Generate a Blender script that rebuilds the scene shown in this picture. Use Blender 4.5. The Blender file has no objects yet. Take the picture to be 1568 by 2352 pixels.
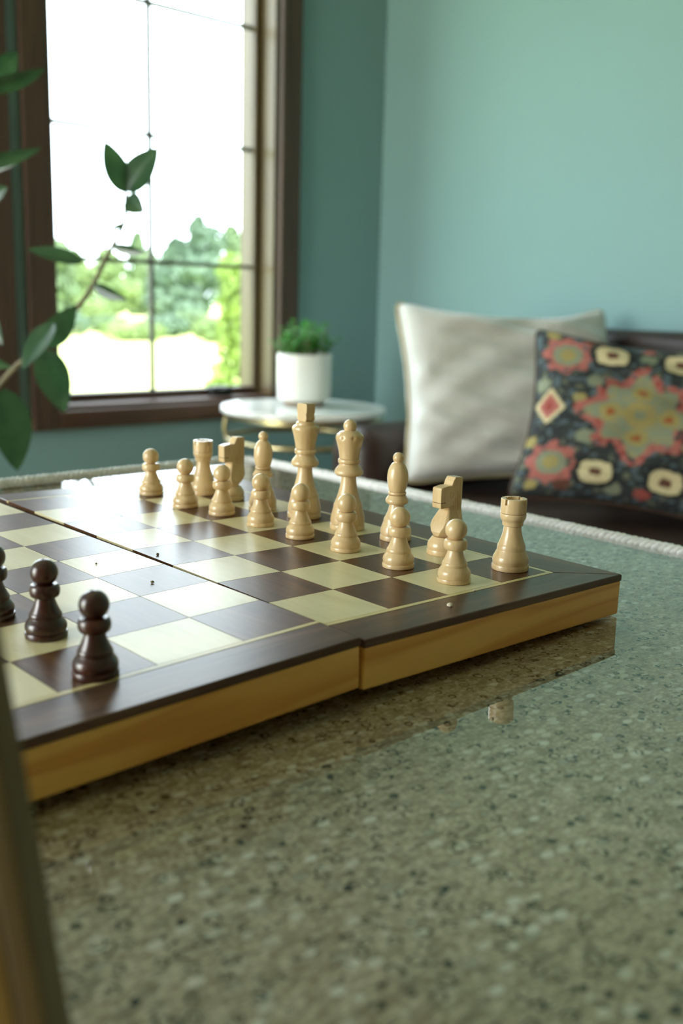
import bpy, bmesh, math, random
from mathutils import Vector, Matrix, noise
random.seed(7)
PI = math.pi
scene = bpy.context.scene
COL = scene.collection

# ------------------------------------------------------------------ camera, world, sun, added fill lamp, exposure
S = 0.042                    # side of one chess square in metres
TZ = 0.72                    # table top height
ZO = TZ + 0.585 * S          # reference height of the board's upper face
CAM = Vector((-0.44759, -0.31797, 0.88769))
RIGHT = Vector((0.744738, -0.666846, 0.026117))
DOWN = Vector((-0.117767, -0.169842, -0.978409))
FWD = Vector((0.656884, 0.725583, -0.205020))
FPX = 2287.0
cd = bpy.data.cameras.new('camera')
cd.sensor_fit = 'VERTICAL'; cd.sensor_height = 36.0; cd.sensor_width = 24.0
cd.lens = 36.0 * FPX / 2352.0
cd.clip_start = 0.01; cd.clip_end = 500
cd.dof.use_dof = True; cd.dof.focus_distance = 0.535; cd.dof.aperture_fstop = 7.5
cam = bpy.data.objects.new('camera', cd); COL.objects.link(cam)
m = Matrix((( RIGHT.x, -DOWN.x, -FWD.x, CAM.x), (RIGHT.y, -DOWN.y, -FWD.y, CAM.y), (RIGHT.z, -DOWN.z, -FWD.z, CAM.z), (0, 0, 0, 1)))
cam.matrix_world = m
scene.camera = cam

world = bpy.data.worlds.new('sky'); scene.world = world; world.use_nodes = True
bg = world.node_tree.nodes['Background']
bg.inputs[0].default_value = (0.82, 0.93, 1.0, 1); bg.inputs[1].default_value = 8.5

sd = bpy.data.lights.new('sun', 'SUN'); sd.energy = 5.0; sd.angle = math.radians(1.0); sd.color = (1.0, 0.96, 0.88)
sun = bpy.data.objects.new('sun', sd); COL.objects.link(sun)
sun.rotation_euler = Vector((0.08, 0.62, -0.78)).to_track_quat('-Z', 'Y').to_euler()

# added area lamp filling the unseen west opening, to brighten the east wall
ad = bpy.data.lights.new('west_fill', 'AREA'); ad.shape = 'RECTANGLE'; ad.size = 1.3; ad.size_y = 1.9
ad.energy = 66.0; ad.color = (1.0, 0.95, 0.86)
al = bpy.data.objects.new('west_fill', ad); COL.objects.link(al)
al.location = (-2.62, 1.175, 1.20); al.rotation_euler = Vector((1, 0, 0)).to_track_quat('-Z', 'Z').to_euler()

scene.cycles.max_bounces = 9; scene.cycles.transparent_max_bounces = 12; scene.cycles.caustics_refractive = False
scene.view_settings.view_transform = 'Standard'; scene.view_settings.look = 'None'
scene.view_settings.gamma = 1.0; scene.view_settings.use_curve_mapping = False
scene.view_settings.exposure = 0.1

def at(x, y, d):
    return CAM + (RIGHT * ((x - 784) / FPX) + DOWN * ((y - 1176) / FPX) + FWD) * d

# ------------------------------------------------------------------ materials
def srgb(r, g, b):
    f = lambda c: c / 12.92 if c <= 0.04045 else ((c + 0.055) / 1.055) ** 2.4
    return (f(r / 255), f(g / 255), f(b / 255), 1)

class NT:
    def __init__(self, name):
        self.m = bpy.data.materials.new(name); self.m.use_nodes = True
        self.t = self.m.node_tree; self.n = self.t.nodes
        self.b = self.n['Principled BSDF']; self.out = self.n['Material Output']
    def new(self, kind, **kw):
        nd = self.n.new(kind)
        for k, v in kw.items():
            setattr(nd, k, v)
        return nd
    def link(self, a, b): self.t.links.new(a, b)
    def set(self, **kw):
        for k, v in kw.items():
            self.b.inputs[k.replace('_', ' ')].default_value = v
    def coords(self, scale=(1, 1, 1), kind='Object', rand=0.0):
        tc = self.new('ShaderNodeTexCoord'); mp = self.new('ShaderNodeMapping')
        mp.inputs['Scale'].default_value = scale
        if rand:
            oi = self.new('ShaderNodeObjectInfo'); mu = self.new('ShaderNodeVectorMath', operation='SCALE')
            cx = self.new('ShaderNodeCombineXYZ')
            m1 = self.new('ShaderNodeMath', operation='MULTIPLY'); m1.inputs[1].default_value = rand
            m2 = self.new('ShaderNodeMath', operation='MULTIPLY'); m2.inputs[1].default_value = rand * 7.3
            self.link(oi.outputs['Random'], m1.inputs[0]); self.link(oi.outputs['Random'], m2.inputs[0])
            self.link(m1.outputs[0], cx.inputs[0]); self.link(m2.outputs[0], cx.inputs[1]); self.link(m1.outputs[0], cx.inputs[2])
            ad_ = self.new('ShaderNodeVectorMath', operation='ADD')
            self.link(tc.outputs[kind], ad_.inputs[0]); self.link(cx.outputs[0], ad_.inputs[1])
            self.link(ad_.outputs[0], mp.inputs['Vector'])
        else:
            self.link(tc.outputs[kind], mp.inputs['Vector'])
        return mp.outputs[0]
    def noise(self, vec, scale, detail=3, rough=0.55, dist=0.0):
        nd = self.new('ShaderNodeTexNoise')
        nd.inputs['Scale'].default_value = scale; nd.inputs['Detail'].default_value = detail
        nd.inputs['Roughness'].default_value = rough; nd.inputs['Distortion'].default_value = dist
        self.link(vec, nd.inputs['Vector']); return nd.outputs['Fac']
    def ramp(self, fac, stops):
        r = self.new('ShaderNodeValToRGB'); e = r.color_ramp.elements
        while len(e) < len(stops): e.new(0.5)
        for i, (p, c) in enumerate(stops):
            e[i].position = p; e[i].color = c if len(c) == 4 else (*c, 1)
        self.link(fac, r.inputs[0]); return r.outputs[0]
    def mix(self, fac, a, b):
        x = self.new('ShaderNodeMix', data_type='RGBA')
        for sock, v in ((x.inputs[0], fac), (x.inputs[6], a), (x.inputs[7], b)):
            if isinstance(v, (int, float)): sock.default_value = v
            elif isinstance(v, tuple): sock.default_value = v
            else: self.link(v, sock)
        return x.outputs[2]
    def math(self, op, a, b=0.0):
        x = self.new('ShaderNodeMath', operation=op)
        for sock, v in ((x.inputs[0], a), (x.inputs[1], b)):
            if isinstance(v, (int, float)): sock.default_value = v
            else: self.link(v, sock)
        return x.outputs[0]
    def bump(self, h, strength, dist=0.001):
        b = self.new('ShaderNodeBump'); b.inputs['Strength'].default_value = strength; b.inputs['Distance'].default_value = dist
        self.link(h, b.inputs['Height']); self.link(b.outputs[0], self.b.inputs['Normal']); return b
    def color(self, sock): self.link(sock, self.b.inputs['Base Color'])

M = {}
def plain(name, col, rough=0.5, var=0.12, scale=12, metallic=0.0, coat=0.0, coat_rough=0.1, bump=0.0, bscale=200, bdist=0.001, spec=0.5):
    n = NT(name); c = n.coords()
    dark = tuple(x * (1 - var) for x in col[:3]) + (1,); lite = tuple(min(1, x * (1 + var)) for x in col[:3]) + (1,)
    n.color(n.ramp(n.noise(c, scale), [(0.3, dark), (0.7, lite)]))
    n.set(Roughness=rough, Metallic=metallic, Coat_Weight=coat, Coat_Roughness=coat_rough, Specular_IOR_Level=spec)
    if bump: n.bump(n.noise(c, bscale, 4), bump, bdist)
    M[name] = n.m; return n

def wood(name, c1, c2, c3, grain, across, rough=0.35, coat=0.0, coat_rough=0.1, rand=3.0, axis=1, bump=0.05, spec=0.5, contrast=(0.25, 0.5, 0.75), fine=1.0):
    """grain lines run along local axis `axis`."""
    n = NT(name); sc = [across, across, across]; sc[axis] = grain
    c = n.coords(tuple(sc), rand=rand)
    a = n.noise(c, 1.0, 4, 0.6, 0.6)
    sc2 = [across * 7, across * 7, across * 7]; sc2[axis] = grain * 3
    c2_ = n.coords(tuple(sc2), rand=rand)
    f = n.noise(c2_, 1.0, 3, 0.6)
    mixv = n.math('ADD', n.math('MULTIPLY', a, 1.0 - 0.28 * fine), n.math('MULTIPLY', f, 0.28 * fine))
    n.color(n.ramp(mixv, [(contrast[0], c1), (contrast[1], c2), (contrast[2], c3)]))
    n.set(Roughness=rough, Coat_Weight=coat, Coat_Roughness=coat_rough, Specular_IOR_Level=spec)
    if bump: n.bump(f, bump, 0.0004)
    M[name] = n.m; return n

wood('walnut', srgb(62, 40, 28), srgb(92, 62, 42), srgb(124, 86, 56), 12, 90, rough=0.29, spec=0.25, bump=0.02, axis=1)
wood('walnut_edge', srgb(60, 44, 36), srgb(88, 66, 52), srgb(118, 90, 70), 14, 110, rough=0.29, spec=0.25, axis=0, bump=0.01)
wood('maple', srgb(206, 192, 146), srgb(222, 210, 166), srgb(230, 220, 180), 14, 60, rough=0.29, spec=0.25, bump=0.02, axis=1, fine=0.8)
wood('maple_inlay', srgb(200, 184, 132), srgb(214, 198, 146), srgb(222, 208, 160), 14, 60, rough=0.29, spec=0.25, bump=0.02, axis=0, fine=0.8)
wood('boxwood', srgb(198, 166, 116), srgb(217, 188, 140), srgb(230, 204, 160), 30, 120, rough=0.34, coat=0.45, coat_rough=0.14, axis=2, bump=0.03, rand=1.0)
wood('ebonised', srgb(34, 13, 8), srgb(58, 25, 14), srgb(92, 46, 24), 40, 160, rough=0.35, coat=0.5, coat_rough=0.10, axis=2, bump=0.05, rand=1.0)
# pine with broad darker growth bands
n = NT('pine'); c = n.coords((5, 5, 55), rand=2.0)
w = n.noise(c, 1.0, 1, 0.4, 0.8)
c2 = n.coords((30, 30, 500), rand=2.0)
col = n.ramp(w, [(0.36, srgb(234, 184, 94)), (0.47, srgb(232, 180, 90)), (0.535, srgb(212, 148, 60)), (0.575, srgb(222, 164, 74)), (0.72, srgb(236, 188, 98))])
n.color(n.mix(n.math('MULTIPLY', n.noise(c2, 1.0, 2), 0.12), col, srgb(140, 92, 36)))
n.set(Roughness=0.42, Coat_Weight=0.3, Coat_Roughness=0.25); M['pine'] = n.m
wood('window_wood', srgb(52, 38, 30), srgb(76, 56, 43), srgb(94, 70, 54), 3, 40, rough=0.45, axis=2, rand=1.0)
wood('window_wood_flat', srgb(56, 38, 28), srgb(82, 57, 42), srgb(102, 73, 54), 3, 40, rough=0.45, axis=0, rand=1.0)
wood('window_sash', srgb(66, 54, 34), srgb(90, 75, 46), srgb(106, 90, 58), 3, 40, rough=0.4, axis=2, rand=1.0)
wood('oak_dark', srgb(70, 48, 30), srgb(92, 64, 40), srgb(110, 80, 52), 4, 40, rough=0.5, axis=2)
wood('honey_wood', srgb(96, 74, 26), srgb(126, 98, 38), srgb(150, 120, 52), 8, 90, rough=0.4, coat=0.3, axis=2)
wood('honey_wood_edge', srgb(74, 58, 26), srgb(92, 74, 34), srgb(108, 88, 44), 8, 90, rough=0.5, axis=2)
plain('wall_green', srgb(133, 167, 168), 0.75, 0.02, 2, bump=0.12, bscale=120, bdist=0.0006, spec=0.3)
plain('wall_cream', srgb(172, 158, 132), 0.8, 0.02, 2)
plain('ceiling_white', srgb(205, 206, 202), 0.9, 0.02, 2)
plain('skirting_white', srgb(220, 220, 214), 0.5, 0.02, 2)
plain('outside_render', srgb(200, 196, 186), 0.9, 0.05, 3)
n = plain('leather', srgb(52, 36, 30), 0.42, 0.25, 9, bump=0.25, bscale=160, bdist=0.001); 
plain('marble', srgb(232, 234, 228), 0.22, 0.03, 6, coat=0.3)
plain('brass', srgb(206, 192, 150), 0.28, 0.05, 20, metallic=1.0)
plain('lit_patch_orange', srgb(214, 146, 30), 0.4, 0.1, 60)  # orange of a lit patch on the panel, painted as colour
plain('ceramic', srgb(232, 232, 224), 0.42, 0.02, 8, coat=0.2)
plain('pot_foot', srgb(150, 126, 98), 0.6, 0.1, 30)
plain('soil', srgb(50, 40, 30), 0.95, 0.3, 90)
plain('dark_metal', srgb(46, 46, 44), 0.45, 0.1, 20, metallic=0.6)
plain('muntin_grey', srgb(92, 92, 84), 0.5, 0.05, 20)
plain('crumb_white', srgb(226, 216, 190), 0.8, 0.1, 300)
plain('crumb_green', srgb(128, 118, 74), 0.9, 0.3, 300)
plain('trunk', srgb(92, 78, 62), 0.85, 0.25, 20)
plain('stem', srgb(120, 112, 84), 0.6, 0.2, 30)
plain('plant_pot', srgb(120, 116, 108), 0.6, 0.06, 10)
plain('slit_dark', srgb(72, 46, 26), 0.7, 0.1, 100)

def leafmat(name, c1, c2, rough=0.4, trans=0.3, scale=8.0, coat=0.0):
    n = NT(name); c = n.coords(rand=2.0)
    colr = n.ramp(n.noise(c, scale, 3), [(0.3, c1), (0.7, c2)])
    n.color(colr); n.set(Roughness=rough, Coat_Weight=coat, Coat_Roughness=0.15)
    tr = n.new('ShaderNodeBsdfTranslucent'); n.link(colr, tr.inputs[0])
    mx = n.new('ShaderNodeMixShader'); mx.inputs[0].default_value = trans
    n.link(n.b.outputs[0], mx.inputs[1]); n.link(tr.outputs[0], mx.inputs[2]); n.link(mx.outputs[0], n.out.inputs['Surface'])
    M[name] = n.m
leafmat('rubber_leaf', srgb(34, 66, 40), srgb(60, 94, 56), 0.3, 0.28, 20, 0.5)
leafmat('pot_leaf', srgb(40, 118, 44), srgb(96, 176, 74), 0.45, 0.25, 60)
leafmat('tree_leaf_pale', srgb(108, 130, 76), srgb(134, 152, 96), 0.6, 0.35, 0.6)
leafmat('tree_leaf_mid', srgb(90, 114, 74), srgb(114, 134, 90), 0.6, 0.35, 0.6)
leafmat('tree_leaf_blue', srgb(82, 106, 82), srgb(104, 126, 100), 0.6, 0.35, 0.6)
leafmat('shrub_leaf', srgb(112, 136, 54), srgb(140, 160, 76), 0.6, 0.4, 3)
n = NT('lawn'); c = n.coords()
n.color(n.ramp(n.noise(c, 0.4, 5, 0.7), [(0.3, srgb(166, 176, 96)), (0.7, srgb(196, 200, 128))])); n.set(Roughness=0.95); M['lawn'] = n.m

# thin architectural glass: clear with a real Fresnel sheen on the outward faces
def glass(name, tint, ior=1.5, gloss=0.0, sheet=False):
    n = NT(name); n.n.remove(n.b)
    tr = n.new('ShaderNodeBsdfTransparent'); tr.inputs[0].default_value = tint
    gl = n.new('ShaderNodeBsdfGlossy'); gl.inputs['Roughness'].default_value = gloss
    fr = n.new('ShaderNodeFresnel'); fr.inputs[0].default_value = ior
    ge = n.new('ShaderNodeNewGeometry')
    inv = n.math('SUBTRACT', 1.0, ge.outputs['Backfacing']); f = n.math('MULTIPLY', fr.outputs[0], inv)
    if sheet: f = n.math('DIVIDE', n.math('MULTIPLY', f, 2.0), n.math('ADD', f, 1.0))   # both faces of a sheet reflect
    mx = n.new('ShaderNodeMixShader'); n.link(f, mx.inputs[0]); n.link(tr.outputs[0], mx.inputs[1]); n.link(gl.outputs[0], mx.inputs[2])
    n.link(mx.outputs[0], n.out.inputs['Surface']); M[name] = n.m
glass('table_glass', (0.97, 0.985, 0.975, 1), 1.52, 0.0, True)
glass('window_glass', (0.97, 0.985, 0.98, 1), 1.5, 0.0)

# tweed cover: tan ground, pale slubs, dark hooked strands
n = NT('tweed')
tc = n.new('ShaderNodeTexCoord')
def vmap(scale, rot=0.0):
    mp = n.new('ShaderNodeMapping'); mp.inputs['Scale'].default_value = scale; mp.inputs['Rotation'].default_value = (0, 0, rot)
    n.link(tc.outputs['Object'], mp.inputs['Vector']); return mp.outputs[0]
def vor(vec, rnd=0.9, feat='F1', scale=1.0):
    v = n.new('ShaderNodeTexVoronoi', feature=feat); v.inputs['Scale'].default_value = scale; v.inputs['Randomness'].default_value = rnd
    n.link(vec, v.inputs['Vector']); return v
ground = n.ramp(n.noise(vmap((220, 420, 100), 0.3), 1.0, 3, 0.6), [(0.28, srgb(142, 128, 106)), (0.5, srgb(200, 188, 166)), (0.72, srgb(228, 220, 202))])
# weave threads
thr = vor(vmap((330, 520, 100), 0.15), 0.6)
ground = n.mix(n.math('MULTIPLY', n.math('GREATER_THAN', thr.outputs['Distance'], 0.46), 0.45), ground, srgb(132, 116, 92))
sl = vor(vmap((120, 210, 100), 0.25), 1.0)
sx = n.new('ShaderNodeSeparateColor'); n.link(sl.outputs['Color'], sx.inputs[0])
slm = n.math('MULTIPLY', n.math('GREATER_THAN', sx.outputs[0], 0.62), n.math('LESS_THAN', sl.outputs['Distance'], 0.34))
ground = n.mix(n.math('MULTIPLY', slm, 0.62), ground, srgb(238, 238, 228))
brm = n.math('MULTIPLY', n.math('LESS_THAN', sx.outputs[1], 0.24), n.math('LESS_THAN', sl.outputs['Distance'], 0.40))
ground = n.mix(n.math('MULTIPLY', brm, 0.55), ground, srgb(128, 118, 104))
wht = vor(vmap((95, 165, 100), -0.2), 1.0); wx = n.new('ShaderNodeSeparateColor'); n.link(wht.outputs['Color'], wx.inputs[0])
whm = n.math('MULTIPLY', n.math('GREATER_THAN', wx.outputs[0], 0.80), n.math('LESS_THAN', wht.outputs['Distance'], 0.27))
ground = n.mix(n.math('MULTIPLY', whm, 0.8), ground, srgb(240, 240, 232))
dist_ = n.new('ShaderNodeVectorMath', operation='ADD')
nz = n.new('ShaderNodeTexNoise'); nz.inputs['Scale'].default_value = 160; n.link(tc.outputs['Object'], nz.inputs['Vector'])
sc_ = n.new('ShaderNodeVectorMath', operation='SCALE'); sc_.inputs['Scale'].default_value = 0.7; n.link(nz.outputs['Color'], sc_.inputs[0])
n.link(vmap((150, 165, 100), -0.3), dist_.inputs[0]); n.link(sc_.outputs[0], dist_.inputs[1])
dk = vor(dist_.outputs[0], 0.95)
dx = n.new('ShaderNodeSeparateColor'); n.link(dk.outputs['Color'], dx.inputs[0])
ring = n.math('COMPARE', dk.outputs['Distance'], 0.30); ring.node.inputs[2].default_value = 0.06
dkm = n.math('MULTIPLY', ring, n.math('GREATER_THAN', dx.outputs[1], 0.22))
nz2 = n.noise(vmap((300, 300, 300)), 1.0, 1)
dkm = n.math('MULTIPLY', dkm, n.math('GREATER_THAN', nz2, 0.45))
ground = n.mix(n.math('MULTIPLY', dkm, 0.95), ground, srgb(44, 48, 44))
n.color(ground); n.set(Roughness=0.9, Specular_IOR_Level=0.15)
n.bump(thr.outputs['Distance'], 0.35, 0.0006); M['tweed'] = n.m

# braided white cord
plain('cord', srgb(250, 252, 252), 0.85, 0.2, 220, bump=0.5, bscale=900, bdist=0.0008)
# cream linen
n = NT('cream_cloth'); c = n.coords()
n.color(n.ramp(n.noise(c, 8, 3), [(0.3, srgb(196, 194, 186)), (0.7, srgb(212, 211, 206))]))
n.set(Roughness=0.55, Sheen_Weight=0.4, Specular_IOR_Level=0.4)
wv = n.noise(n.coords((60, 14, 14)), 1.0, 4, 0.6, 0.4); n.bump(wv, 0.5, 0.004); M['cream_cloth'] = n.m
plain('cream_piping', srgb(176, 164, 128), 0.8, 0.1, 60)
# printed cushion cover reads the woven colour stored on the mesh
n = NT('printed_cloth'); at_ = n.new('ShaderNodeAttribute', attribute_name='weave')
c = n.coords(); sp = n.noise(c, 70, 3, 0.7)
n.color(n.mix(n.math('MULTIPLY', n.math('GREATER_THAN', sp, 0.58), 0.22), at_.outputs['Color'], srgb(120, 128, 118)))
n.set(Roughness=0.85, Specular_IOR_Level=0.2); n.bump(n.noise(c, 500, 2), 0.4, 0.001); M['printed_cloth'] = n.m
plain('carpet', srgb(146, 126, 100), 0.95, 0.15, 60)

# ------------------------------------------------------------------ mesh helpers
class MB:
    def __init__(self): self.v = []; self.f = []
    def add(self, vs, fs):
        o = len(self.v); self.v += [tuple(x) for x in vs]; self.f += [tuple(i + o for i in f) for f in fs]; return self
    def box(self, x0, x1, y0, y1, z0, z1):
        return self.add([(x0, y0, z0), (x1, y0, z0), (x1, y1, z0), (x0, y1, z0), (x0, y0, z1), (x1, y0, z1), (x1, y1, z1), (x0, y1, z1)],
                        [(3, 2, 1, 0), (4, 5, 6, 7), (0, 1, 5, 4), (1, 2, 6, 5), (2, 3, 7, 6), (3, 0, 4, 7)])
    def lathe(self, prof, seg=48, rfun=None):
        vs = []; fs = []; n = len(prof)
        for (r, z) in prof:
            for k in range(seg):
                a = 2 * PI * k / seg; rr = r if rfun is None else rfun(r, z, a)
                vs.append((rr * math.cos(a), rr * math.sin(a), z))
        for i in range(n - 1):
            for k in range(seg):
                k2 = (k + 1) % seg
                fs.append((i * seg + k, i * seg + k2, (i + 1) * seg + k2, (i + 1) * seg + k))
        fs.append(tuple(range(seg - 1, -1, -1))); fs.append(tuple((n - 1) * seg + k for k in range(seg)))
        return self.add(vs, fs)
    def prism(self, pts, d0, d1, mapf):
        """polygon pts (a,b) extruded between d0 and d1; mapf(a,b,d)->xyz"""
        n = len(pts)
        vs = [mapf(a, b, d0) for a, b in pts] + [mapf(a, b, d1) for a, b in pts]
        fs = [tuple(range(n - 1, -1, -1)), tuple(range(n, 2 * n))] + [(i, (i + 1) % n, n + (i + 1) % n, n + i) for i in range(n)]
        return self.add(vs, fs)
    def slab(self, pts, z0, z1, c):
        """convex polygon slab whose upper edges are rounded by c"""
        area = sum(pts[i][0] * pts[(i + 1) % len(pts)][1] - pts[(i + 1) % len(pts)][0] * pts[i][1] for i in range(len(pts)))
        if area < 0: pts = pts[::-1]
        n = len(pts)
        def inset(d):
            out = []
            for i in range(n):
                p0, p1, p2 = (Vector(pts[(i + k) % n]) for k in (-1, 0, 1))
                e1 = (p1 - p0).normalized(); e2 = (p2 - p1).normalized(); n1 = Vector((-e1.y, e1.x)); n2 = Vector((-e2.y, e2.x))
                out.append(p1 + (n1 + n2) * (d / (1 + n1.dot(n2))))
            return out
        rings = [(0, z0), (0, z1 - c), (0.29 * c, z1 - 0.29 * c), (c, z1)]
        return self.loft([[(p[0], p[1], z) for p in inset(d)] for d, z in rings])
    def tube(self, pts, rad, seg=8, closed=False):
        pts = [Vector(p) for p in pts]; n = len(pts)
        rads = rad if isinstance(rad, (list, tuple)) else [rad] * n
        vs = []; fs = []; up = Vector((0, 0, 1)); prev = None
        for i, p in enumerate(pts):
            a = pts[(i - 1) % n] if (closed or i > 0) else p; b = pts[(i + 1) % n] if (closed or i < n - 1) else p
            t = (b - a).normalized()
            if prev is None:
                ref = up if abs(t.dot(up)) < 0.9 else Vector((1, 0, 0)); nx = t.cross(ref).normalized()
            else: nx = (prev - t * prev.dot(t)).normalized()
            prev = nx; ny = t.cross(nx)
            for k in range(seg):
                an = 2 * PI * k / seg; vs.append(p + (nx * math.cos(an) + ny * math.sin(an)) * rads[i])
        for i in range(n if closed else n - 1):
            j = (i + 1) % n
            for k in range(seg):
                k2 = (k + 1) % seg; fs.append((i * seg + k, i * seg + k2, j * seg + k2, j * seg + k))
        if not closed: fs += [tuple(range(seg - 1, -1, -1)), tuple((n - 1) * seg + k for k in range(seg))]
        return self.add(vs, fs)
    def loft(self, rings, cap=True):
        n = len(rings[0]); vs = [p for r in rings for p in r]; fs = []
        for i in range(len(rings) - 1):
            for k in range(n):
                k2 = (k + 1) % n; fs.append((i * n + k, i * n + k2, (i + 1) * n + k2, (i + 1) * n + k))
        if cap: fs += [tuple(range(n - 1, -1, -1)), tuple((len(rings) - 1) * n + k for k in range(n))]
        return self.add(vs, fs)
    def mesh(self, name, mat, smooth=None, recalc=False):
        me = bpy.data.meshes.new(name); me.from_pydata(self.v, [], self.f); me.update()
        if recalc:
            bm = bmesh.new(); bm.from_mesh(me); bmesh.ops.recalc_face_normals(bm, faces=bm.faces); bm.to_mesh(me); bm.free()
        if mat: me.materials.append(M[mat])
        if smooth is not None:
            me.polygons.foreach_set('use_smooth', [True] * len(me.polygons))
            me.set_sharp_from_angle(angle=math.radians(smooth))
        return me
    def build(self, name, mat, parent=None, smooth=None, bevel=None, sub=0, label=None):
        return put(name, self.mesh(name, mat, smooth, bool(bevel)), parent, bevel, sub, label)

def put(name, me, parent=None, bevel=None, sub=0, label=None):
    o = bpy.data.objects.new(name, me); COL.objects.link(o)
    if parent: o.parent = parent
    if bevel:
        b = o.modifiers.new('bevel', 'BEVEL'); b.width = bevel[0]; b.segments = bevel[1]; b.limit_method = 'ANGLE'; b.angle_limit = math.radians(35)
    if sub:
        s = o.modifiers.new('sub', 'SUBSURF'); s.levels = sub; s.render_levels = sub
    if label: o['label'] = label
    return o
def empty(name, loc=(0, 0, 0), rz=0.0, parent=None):
    o = bpy.data.objects.new(name, None); COL.objects.link(o); o.location = loc; o.rotation_euler = (0, 0, rz); o.empty_display_size = 0.02
    if parent: o.parent = parent
    return o
def tag(o, label, cat, group=None, kind=None):
    o['label'] = label; o['category'] = cat
    if group: o['group'] = group
    if kind: o['kind'] = kind
    return o
def struct(o): o['kind'] = 'structure'; return o
def copy_tree(o, parent=None):
    c = o.copy(); COL.objects.link(c); c.parent = parent
    for k in ('label', 'category', 'group'):
        pass
    for ch in list(o.children): copy_tree(ch, c)
    return c
def spl(pts, n=5):
    out = []; P = [pts[0]] + list(pts) + [pts[-1]]
    for i in range(1, len(P) - 2):
        p0, p1, p2, p3 = P[i - 1], P[i], P[i + 1], P[i + 2]
        for k in range(n):
            t = k / n
            out.append(tuple(0.5 * ((2 * p1[j]) + (-p0[j] + p2[j]) * t + (2 * p0[j] - 5 * p1[j] + 4 * p2[j] - p3[j]) * t * t + (-p0[j] + 3 * p1[j] - 3 * p2[j] + p3[j]) * t ** 3) for j in range(len(p1))))
    out.append(tuple(pts[-1])); return out

# ------------------------------------------------------------------ the room
XE, XW, YN, YS, ZC = 1.83, -2.60, 2.05, -2.40, 2.90
WT = 0.16
struct(MB().box(XW - WT, XE + WT, YS - WT, YN + WT, -0.10, 0).build('floor', 'carpet'))
struct(MB().box(XW - WT, XE + WT, YS - WT, YN + WT, ZC, ZC + 0.12).build('ceiling', 'ceiling_white'))
struct(MB().box(XE, XE + WT, YS, YN, 0, ZC).build('wall_east', 'wall_green'))
struct(MB().box(XW - WT, XE + WT, YS - WT, YS, 0, ZC).build('wall_south', 'wall_cream'))
# window openings in the north wall: (x0, x1, z0, z1)
OPEN = [(0.709, 1.412, 0.602, 2.17), (-0.168, 0.535, 0.602, 2.17)]
wn = MB(); y0, y1 = YN, YN + WT
wn.box(XW - WT, OPEN[1][0], y0, y1, 0, ZC)
wn.box(OPEN[1][1], OPEN[0][0], y0, y1, 0, ZC); wn.box(OPEN[0][1], XE + WT, y0, y1, 0, ZC)
for (a, b, c_, d_) in OPEN:
    wn.box(a, b, y0, y1, 0, c_); wn.box(a, b, y0, y1, d_, ZC)
struct(wn.build('wall_north', 'wall_green'))
PY0, PY1, PZ1 = 0.45, 1.90, 2.25
ww = MB().box(XW - WT, XW, YS, PY0, 0, ZC).box(XW - WT, XW, PY1, YN, 0, ZC).box(XW - WT, XW, PY0, PY1, PZ1, ZC)
struct(ww.build('wall_west', 'wall_cream'))
struct(MB().box(XE - 0.015, XE, YS, YN, 0, 0.10).build('baseboard_east', 'skirting_white', bevel=(0.004, 2)))
struct(MB().box(XW, XE - 0.015, YN - 0.015, YN, 0, 0.10).build('baseboard_north', 'skirting_white', bevel=(0.004, 2)))
# unseen patio door frame added in the west wall, placed for its light
d1 = struct(empty('door_1', (XW - 0.08, (PY0 + PY1) / 2, 0)))
hw = (PY1 - PY0) / 2
MB().box(-0.04, 0.04, -hw, -hw + 0.06, 0, PZ1).build('jamb', 'window_wood', d1, bevel=(0.004, 2))
MB().box(-0.04, 0.04, hw - 0.06, hw, 0, PZ1).build('jamb', 'window_wood', d1, bevel=(0.004, 2))
MB().box(-0.04, 0.04, -0.035, 0.035, 0, PZ1).build('meeting_stile', 'window_wood', d1, bevel=(0.004, 2))
MB().box(-0.04, 0.04, -hw + 0.06, hw - 0.06, PZ1 - 0.06, PZ1).build('head', 'window_wood', d1, bevel=(0.004, 2))
MB().box(-0.04, 0.04, -hw + 0.06, hw - 0.06, 0, 0.05).build('threshold', 'window_wood', d1, bevel=(0.004, 2))

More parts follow.
